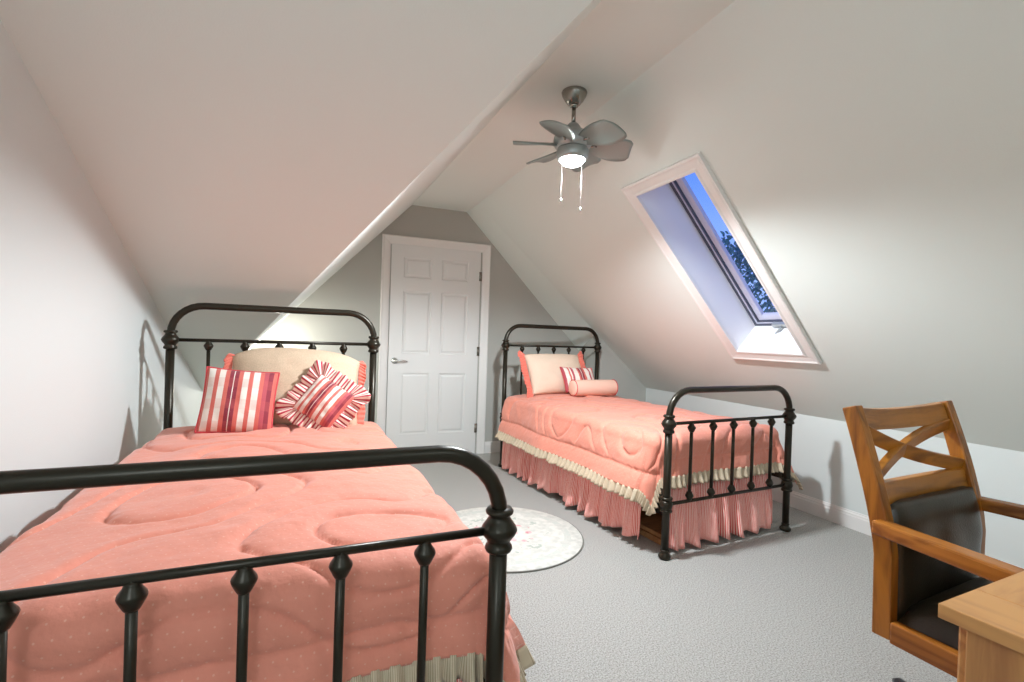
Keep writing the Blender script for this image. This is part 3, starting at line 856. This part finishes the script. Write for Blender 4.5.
for k in range(5):
    a = math.radians(70+72*k); R = Matrix.Rotation(a, 3, 'Z')
    bm = bmesh.new(); sweep_rect(bm, [BC+R @ Vector(p) for p in ((.03, 0, .118), (.13, 0, .120), (.22, 0, .108), (.285, 0, .092))], [.056, .052, .046, .040], [.06, .05, .040, .03], R @ Vector((0, 1, 0)))
    lg = link('base_leg', bm, 'chair_wood', CH, False, BEV)
    bm = bmesh.new(); tube(bm, [BC+R @ Vector(p) for p in ((.275, 0, .088), (.32, 0, .084), (.37, 0, .080), (.388, 0, .076))], [.016, .017, .016, .008], 12)
    c = BC+R @ Vector((.352, 0, 0)); mx = Matrix.Rotation(a, 4, 'Z') @ Matrix.Rotation(PI/2, 4, 'X')
    for dz in (-.016, .016):
        lathe(bm, [(0, -.009), (.022, -.009), (.026, -.005), (.026, .005), (.022, .009), (0, .009)], c+(R @ Vector((0, dz, .026))), 20, mx)
    tube(bm, [c+Vector((0, 0, .03)), c+Vector((0, 0, .078))], .007, 8)
    link('caster', bm, 'black', lg)['label'] = 'black caster at the leg tip'

# ------------------------------------------------------------------ desk
DK_ = thing('desk', 'light oak desk in the near right corner, chair pushed under it', 'desk', (.966, .494, 0), math.radians(4))
DW, DD = 1.56, .66
bm = bmesh.new()
box(bm, (.125, -DD, .736), (DW-.125, 0, .76), .002); link('desk_top', bm, 'oak', DK_, False)
for x0, x1 in ((0, .1245), (DW-.1245, DW)):
    bm = bmesh.new(); box(bm, (x0, -DD, .736), (x1, 0, .76), .002); link('end_board', bm, 'oak_end', DK_, False)
for x0 in (.034, DW-.034-.36):
    bm = bmesh.new(); box(bm, (x0, -DD+.02, .0), (x0+.36, -.024, .735), .003)
    pd = link('pedestal', bm, 'oak_side', DK_, False)
    for z0, z1 in ((.07, .33), (.345, .53), (.545, .715)):
        bm = bmesh.new(); box(bm, (x0+.02, -.026, z0), (x0+.34, -.006, z1), .004); dr = link('drawer', bm, 'oak', pd, False)
bm = bmesh.new(); box(bm, (.39, -DD+.03, .35), (DW-.39, -DD+.05, .735), .002); link('modesty_panel', bm, 'oak', DK_, False)

# ------------------------------------------------------------------ light
def point(name, loc, e, r, rgb=(255, 255, 255)):
    l = bpy.data.lights.new(name, 'POINT'); l.energy = e; l.shadow_soft_size = r; l.color = lin(rgb)[:3]
    o = bpy.data.objects.new(name, l); COL.objects.link(o); o.location = loc; return o
def disk(name, loc, e, size, rgb=(255, 255, 255)):
    l = bpy.data.lights.new(name, 'AREA'); l.shape = 'DISK'; l.size = size; l.energy = e; l.color = lin(rgb)[:3]
    o = bpy.data.objects.new(name, l); COL.objects.link(o); o.location = loc; return o
l = bpy.data.lights.new('fan_lamp', 'SPOT'); l.energy = 165; l.spot_size = math.radians(168); l.spot_blend = .35; l.shadow_soft_size = .05; l.color = lin((239, 248, 255))[:3]
o = bpy.data.objects.new('fan_lamp', l); COL.objects.link(o); o.location = (FX, FY, ZC-.435)
point('bedside_lamp', (-.30, 4.45, 1.04), 9, .05, (255, 250, 240))
point('room_fill', (1.2, -1.2, 2.1), 12, .25, (232, 245, 255))  # added ambient fill high behind the camera, no fixture there
point('left_fill', (-.45, -.75, 1.65), 27, .18, (232, 245, 255))  # unseen fill light added left of the camera to brighten the right slope

w = bpy.data.worlds.new('World'); sc.world = w; w.use_nodes = True
nt = w.node_tree; bg = nt.nodes['Background']
t = nt.nodes.new('ShaderNodeTexCoord'); s = nt.nodes.new('ShaderNodeSeparateXYZ'); nt.links.new(t.outputs['Generated'], s.inputs[0])
r = ramp(nt, s.outputs[2], [(0., (150, 180, 238)), (.12, (140, 172, 240)), (.35, (66, 118, 228)), (1., (40, 84, 200))], 'LINEAR')
nt.links.new(r, bg.inputs['Color']); bg.inputs['Strength'].default_value = 1.25

sc.view_settings.view_transform = 'Standard'; sc.view_settings.look = 'None'
sc.view_settings.gamma = 1.; sc.view_settings.use_curve_mapping = False
sc.view_settings.exposure = .25
sc.cycles.max_bounces = 10; sc.cycles.diffuse_bounces = 6
